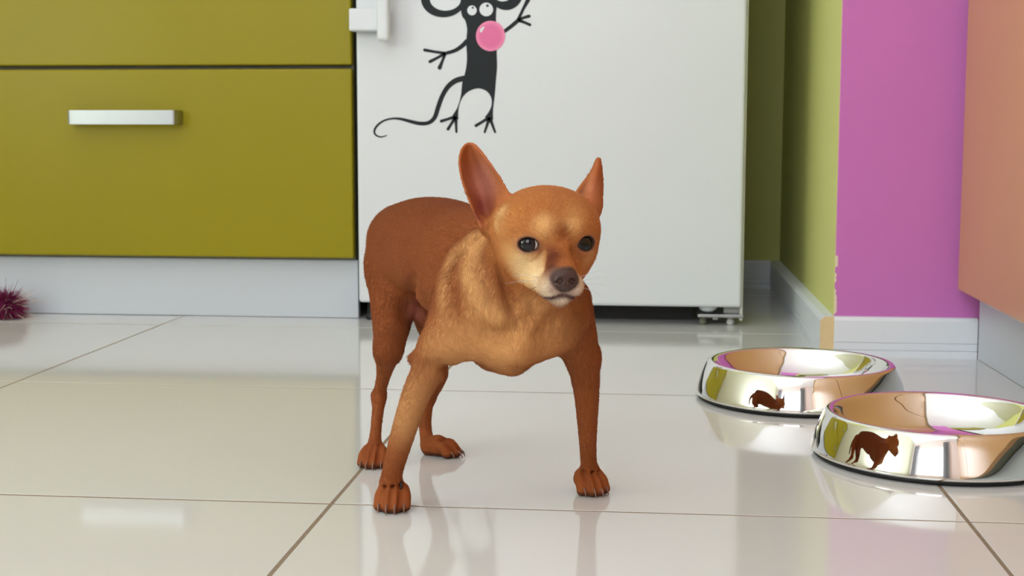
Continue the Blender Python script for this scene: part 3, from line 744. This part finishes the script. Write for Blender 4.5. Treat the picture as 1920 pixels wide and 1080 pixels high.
# head
hd = (V-HC)@HAX.T; onh = (np.linalg.norm(hd/np.array([.047, .07, .058]), axis=1) < 1.0)
blend(.75*np.clip(1.6-1.6*np.linalg.norm(hd/np.array([.052, .075, .062]), axis=1)**4, 0, 1), (190, 124, 72))
for a in ((1000, 395, .014, .35, (190, 118, 58)), (960, 400, .010, .4, (196, 130, 72)), (1085, 395, .010, .6, (212, 160, 104)), (1018, 422, .0085, .8, (222, 174, 120)), (1078, 420, .0075, .7, (218, 168, 114)), (935, 420, .010, .5, (212, 156, 98)),
          (950, 480, .011, .65, (214, 164, 108)), (985, 500, .012, .95, (222, 186, 140)), (975, 520, .009, .8, (222, 188, 146)), (1108, 488, .007, .7, (214, 164, 116)), (1060, 438, .0065, .8, (146, 74, 32)), (1050, 465, .006, .5, (172, 98, 50)),
          (1031, 480, .0072, .9, (122, 58, 28)), (1026, 500, .0075, .9, (128, 62, 30)), (1028, 465, .005, .7, (130, 66, 38)), (1085, 475, .005, .5, (150, 82, 44)), (1082, 492, .0045, .55, (150, 84, 48)), (1050, 488, .006, .5, (176, 104, 60))):
    patch(a[0], a[1], a[2], a[4], a[3])
patch(938, 395, .0055, (228, 190, 142), .9); patch(928, 418, .005, (226, 186, 138), .85)
patch(984, 500, .010, (234, 208, 168), .95); patch(998, 515, .0075, (236, 212, 178), .9)
patch(1033, 478, .0062, (98, 42, 20), .95); patch(1028, 498, .0070, (100, 44, 22), .95); patch(1060, 438, .0045, (130, 62, 28), .5)
patch(1018, 414, .006, (232, 190, 138), .6); patch(1080, 416, .006, (228, 184, 132), .6)
# muzzle and chin: whitish, bluish-grey lips
patch(985, 515, .009, (224, 196, 158), .9); patch(1000, 535, .0075, (226, 206, 184), .95); patch(1020, 535, .0065, (226, 206, 184), .95); patch(1040, 560, .007, (232, 220, 208), .95); patch(1060, 562, .006, (236, 226, 216), .95); patch(1088, 545, .007, (228, 212, 204), .95); patch(1096, 525, .006, (226, 206, 188), .9)
patch(1045, 535, .0062, (150, 124, 126), .85); patch(1080, 540, .005, (176, 150, 156), .8); patch(1035, 515, .004, (140, 112, 106), .6)
dm = np.min([np.linalg.norm(V-p, axis=1) for p in cr(mouth[1:6], 10)], axis=0); blend(1.3*np.exp(-(dm/.0026)**2), (92, 62, 66))
dn = np.linalg.norm((V-H(.0010, .0520, -.0335))@HAX.T/np.array([.0098, .0085, .0086]), axis=1); blend(np.where(dn < 1.25, np.clip((1.25-dn)*5, 0, 1), 0), (86, 66, 64))
# eye rims
BARE = np.zeros(len(V), bool)
for sx, ec, ad, rt, upv in EYES:
    q = V-(ec+ad*.0095); x, y, z = q@rt, q@ad, q@upv
    e = np.sqrt((x/.0080)**2+(z/.0056)**2); w = np.clip((1.45-e)*2.5, 0, 1)*(np.abs(y) < .009)
    blend(w*.7, (150, 98, 84)); w2 = np.clip((1.12-e)*6, 0, 1)*(np.abs(y) < .009); blend(w2, (58, 38, 36)); BARE |= (e < 1.15) & (np.abs(y) < .009)
# ears: pinkish hollow, darker rims and backs
def near_ear(pts): return np.sqrt(np.maximum(np.min([((V-p)**2).sum(1) for p in pts[::3]], axis=0), 0)) < .0042
eL = near_ear(EAR_L); eR = near_ear(EAR_R)
def earw(msk, px, py, r, c, s):
    p = skin(px, py)
    if p is not None: blend(s*np.exp(-((V-p)**2).sum(1)/(r*r))*msk, c)
blend(eL*.7, (170, 98, 62)); blend(eR*.6, (172, 98, 62))
for a in ((905, 330, .012, (188, 124, 110), .85), (908, 355, .012, (190, 124, 114), .9), (905, 385, .009, (150, 78, 72), .9), (898, 400, .006, (130, 62, 56), .8), (930, 400, .006, (226, 186, 140), .9), (928, 415, .005, (226, 186, 140), .8), (880, 285, .010, (176, 102, 62), .7)):
    earw(eL, *a)
for a in ((1085, 355, .010, (122, 58, 30), .9), (1100, 340, .006, (130, 62, 34), .7), (1118, 350, .010, (190, 122, 92), .8), (1118, 395, .007, (196, 136, 124), .8), (1122, 415, .005, (130, 76, 58), .6)): earw(eR, *a)
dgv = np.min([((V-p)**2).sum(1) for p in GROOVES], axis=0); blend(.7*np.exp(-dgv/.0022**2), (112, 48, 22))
# dark pads underneath
blend(np.clip((.0048-V[:, 2])/.0016, 0, 1), (48, 36, 34))
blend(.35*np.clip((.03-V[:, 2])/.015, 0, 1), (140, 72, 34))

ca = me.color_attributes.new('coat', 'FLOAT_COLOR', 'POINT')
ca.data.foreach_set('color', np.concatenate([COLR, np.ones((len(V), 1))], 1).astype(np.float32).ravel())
def coat_mat(name, gain, rough, spec):
    m = bpy.data.materials.new(name); m.use_nodes = True; nt = m.node_tree; b = nt.nodes['Principled BSDF']
    at = nt.nodes.new('ShaderNodeAttribute'); at.attribute_name = 'coat'
    mx = nt.nodes.new('ShaderNodeMix'); mx.data_type = 'RGBA'; mx.blend_type = 'MULTIPLY'; mx.inputs['Factor'].default_value = 1
    mx.inputs['B'].default_value = (*gain, 1)
    nt.links.new(at.outputs['Color'], mx.inputs['A']); nt.links.new(mx.outputs['Result'], b.inputs['Base Color'])
    b.inputs['Roughness'].default_value = rough; b.inputs['Specular IOR Level'].default_value = spec
    if name == 'dog_skin':
        n = nt.nodes.new('ShaderNodeTexNoise'); n.inputs['Scale'].default_value = 900; tc = nt.nodes.new('ShaderNodeTexCoord'); nt.links.new(tc.outputs['Object'], n.inputs['Vector'])
        bp = nt.nodes.new('ShaderNodeBump'); bp.inputs['Strength'].default_value = 0.3; bp.inputs['Distance'].default_value = 0.0006
        nt.links.new(n.outputs['Fac'], bp.inputs['Height']); nt.links.new(bp.outputs['Normal'], b.inputs['Normal'])
    return m
DO = np.array([0.10, 0.07, 0.0])
dg = tag(empty('dog', tuple(DO)), 'small reddish-brown short-haired dog standing wide-legged on the floor tiles', 'dog')
me.transform(Matrix.Translation(Vector(-DO)))
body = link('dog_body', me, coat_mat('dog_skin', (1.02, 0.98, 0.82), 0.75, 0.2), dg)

# --- short coat: combed strands
NH = 330000
A3 = V[Q]; area_ = 0.5*np.linalg.norm(np.cross(A3[:, 2]-A3[:, 0], A3[:, 3]-A3[:, 1]), axis=1)
FL = dog.flow(V); FL = relax(FL, Q, 25); FL -= (FL*NV).sum(1)[:, None]*NV; FL /= np.maximum(np.linalg.norm(FL, axis=1), 1e-6)[:, None]
LEN = np.full(len(V), .0036)
LEN[onh] = .0024
mz = np.exp(-(((V-H(0, .045, -.037))**2).sum(1))/(.022**2)); LEN *= 1-.42*mz
LEN = np.where(V[:, 2] < .095, np.minimum(LEN, .0024), LEN); LEN = np.where(V[:, 2] < .022, .0011, LEN)
LEN = np.where(eL | eR, .0009, LEN)
tuft = skin(932, 405)
if tuft is not None: LEN += .0045*np.exp(-((V-tuft)**2).sum(1)/(.008**2))
LEN[BARE] = 0; LEN[dn < 1.18] = 0; LEN[dm < .0012] = 0; LEN[V[:, 2] < .0045] = 0
LEN = np.where(np.exp(-((V-(skin(782, 585) if skin(782, 585) is not None else V[0]))**2).sum(1)/(.010**2)) > .4, .0012, LEN)
wgt = area_*(LEN[Q[:, 0]] > 0)*np.where(onh[Q[:, 0]], 2.2, 1.0); fi = rng.choice(len(Q), NH, p=wgt/wgt.sum())
uv = rng.random((NH, 2)); u_, v_ = uv[:, :1], uv[:, 1:]
q4 = Q[fi]; lerp4 = lambda X: (X[q4[:, 0]]*(1-u_)+X[q4[:, 1]]*u_)*(1-v_)+(X[q4[:, 3]]*(1-u_)+X[q4[:, 2]]*u_)*v_
root = lerp4(V); nn_ = lerp4(NV); ff = lerp4(FL); cc = lerp4(COLR); ll = LEN[q4[:, 0]]*rng.uniform(.65, 1.2, NH)
jit = rng.normal(size=(NH, 3))*.13
d1 = ff*.9+nn_*.30+jit; d1 /= np.linalg.norm(d1, axis=1)[:, None]
d2 = ff*1.0+nn_*.02+jit*1.3; d2 /= np.linalg.norm(d2, axis=1)[:, None]
p0 = root-nn_*.0002; p1 = p0+d1*ll[:, None]*.5; p2 = p1+d2*ll[:, None]*.5
pts = np.stack([p0, p1, p2], 1); pts[:, :, 2] = np.maximum(pts[:, :, 2], .0006); pts -= DO
hc = bpy.data.hair_curves.new('fur'); hc.add_curves([3]*NH)
hc.attributes['position'].data.foreach_set('vector', pts.astype(np.float32).ravel())
ra = hc.attributes.new('radius', 'FLOAT', 'POINT'); ra.data.foreach_set('value', np.tile(np.array([.00008, .00007, .00002], np.float32), NH))
cc = np.clip(cc*rng.uniform(.87, 1.15, NH)[:, None], 0, 1)
ac = hc.attributes.new('coat', 'FLOAT_COLOR', 'CURVE'); ac.data.foreach_set('color', np.concatenate([cc, np.ones((NH, 1))], 1).astype(np.float32).ravel())
fur = bpy.data.objects.new('fur', hc); COL.objects.link(fur); fur.parent = dg; hc.materials.append(coat_mat('dog_hair', (1.12, 1.04, 0.86), 0.55, 0.3)); fur['kind'] = 'stuff'

# --- eyes
def eye_mat():
    m = mat('eye', (0.02, 0.015, 0.015, 1), 0.03, spec=0.4); nt = m.node_tree; b = nt.nodes['Principled BSDF']
    tc = nt.nodes.new('ShaderNodeTexCoord'); sp = nt.nodes.new('ShaderNodeSeparateXYZ'); nt.links.new(tc.outputs['Object'], sp.inputs[0])
    mp = nt.nodes.new('ShaderNodeMapRange'); mp.inputs['From Min'].default_value = 0; mp.inputs['From Max'].default_value = ER
    nt.links.new(sp.outputs['Z'], mp.inputs['Value'])
    rp = nt.nodes.new('ShaderNodeValToRGB'); e = rp.color_ramp.elements
    e[0].position = 0.62; e[0].color = srgb(232, 218, 212); e[1].position = 0.665; e[1].color = srgb(30, 20, 18)
    for p, c in ((0.72, srgb(44, 31, 28)), (0.78, srgb(40, 30, 29)), (0.84, srgb(12, 10, 12))):
        k = e.new(p); k.color = c
    nt.links.new(mp.outputs['Result'], rp.inputs['Fac']); nt.links.new(rp.outputs['Color'], b.inputs['Base Color'])
    return m
EM = eye_mat()
for sx, ec, ad, rt, upv in EYES:
    gz = nrm(ad+rt*(-.36 if sx < 0 else .02)+upv*(.0 if sx < 0 else .08))
    bm = bmesh.new(); bmesh.ops.create_uvsphere(bm, u_segments=40, v_segments=28, radius=ER)
    e = tomesh('eye', bm, EM, dg, True); e.location = ec-DO; e.rotation_mode = 'QUATERNION'; e.rotation_quaternion = Vector(gz).to_track_quat('Z', 'Y')
    e['label'] = 'dark glossy eye'
# --- nose leather
ns = SDF()
ns.ell((0, 0, .0012), np.eye(3), (.0080, .0064, .0066), k=.003); ns.ell((0, .0016, -.0045), np.eye(3), (.0058, .0052, .0046), k=.004)
for sx in (-1, 1):
    ns.ell((sx*.0052, .0014, -.0010), np.eye(3), (.0040, .0052, .0050), k=.003)
    ns.cone((sx*.0040, .0090, -.0014), (sx*.0044, .0015, -.0010), .0022, .0016, k=.0012, sub=True)
    ns.cone((sx*.0046, .0070, -.0018), (sx*.0082, .0045, -.0032), .0013, .0007, k=.0010, sub=True)
ns.cone((0, .0082, -.0020), (0, .0072, -.0095), .0004, .0008, k=.0014, sub=True)
NVv, NQ = ns.mesh((-.012, -.009, -.010), (.012, .010, .009), .00028); NVv = relax(NVv, NQ, 2)
NOSE_C = H(.0010, .0520, -.0330)
nme = npmesh('nose', NOSE_C-DO+NVv@HAX, NQ)
nose = link('nose', nme, mat('nose_leather', srgb(70, 47, 43), 0.42, spec=0.35, noise=(500, .15), bump=(1800, .45, .0004)), dg); nose['label'] = 'dark brown nose with two nostrils'
# --- claws
WD = mat('whisker_dark', srgb(40, 34, 32), 0.5)
CM = mat('claw_horn', srgb(122, 86, 70), 0.4)
for a, b_, c_, r in CLAWS:
    bm = bmesh.new(); c_ = np.array([c_[0], c_[1], max(c_[2], .0006)]); P = cr([a-DO, b_-DO, c_-DO], 4)
    tubebm(bm, P, np.linspace(r, r*.35, len(P)), 8); tomesh('claw', bm, CM, dg, True)
for a in (W(752, 903, -.010), W(1090, 884, .055)):   # dew claws
    bm = bmesh.new(); P = cr([a-DO, a-DO+np.array([.0005, -.002, -.004]), a-DO+np.array([-.001, -.002, -.0085])], 4)
    tubebm(bm, P, np.linspace(.0013, .0005, len(P)), 8); tomesh('claw', bm, WD, dg, True)
# --- whiskers
WL = mat('whisker_pale', srgb(200, 205, 210), 0.5)
for (sx, x, f, u, dx, dz, L, m) in ((-1, .0135, .0450, -.0385, .9, -.35, .022, WD), (-1, .0128, .0470, -.0410, .7, -.6, .018, WD), (-1, .0140, .0420, -.0365, 1.0, .1, .024, WL), (-1, .0130, .0440, -.0340, 1.0, .3, .020, WL),
                                    (1, .0135, .0450, -.0370, 1.0, .25, .026, WL), (1, .0135, .0440, -.0390, 1.0, .05, .026, WL), (1, .0128, .0460, -.0405, .9, -.2, .022, WL), (1, .0130, .0440, -.0345, 1.0, .4, .022, WL)):
    p = H(sx*x, f-.004, u); q = H(sx*(x+dx*L*.5), f-.004+.004, u+dz*L*.5); r_ = H(sx*(x+dx*L), f-.008, u+dz*L-.004)
    bm = bmesh.new(); P = cr([p-DO, q-DO, r_-DO], 6); tubebm(bm, P, np.linspace(.00016, .00005, len(P)), 5); tomesh('whisker', bm, m, dg, True)
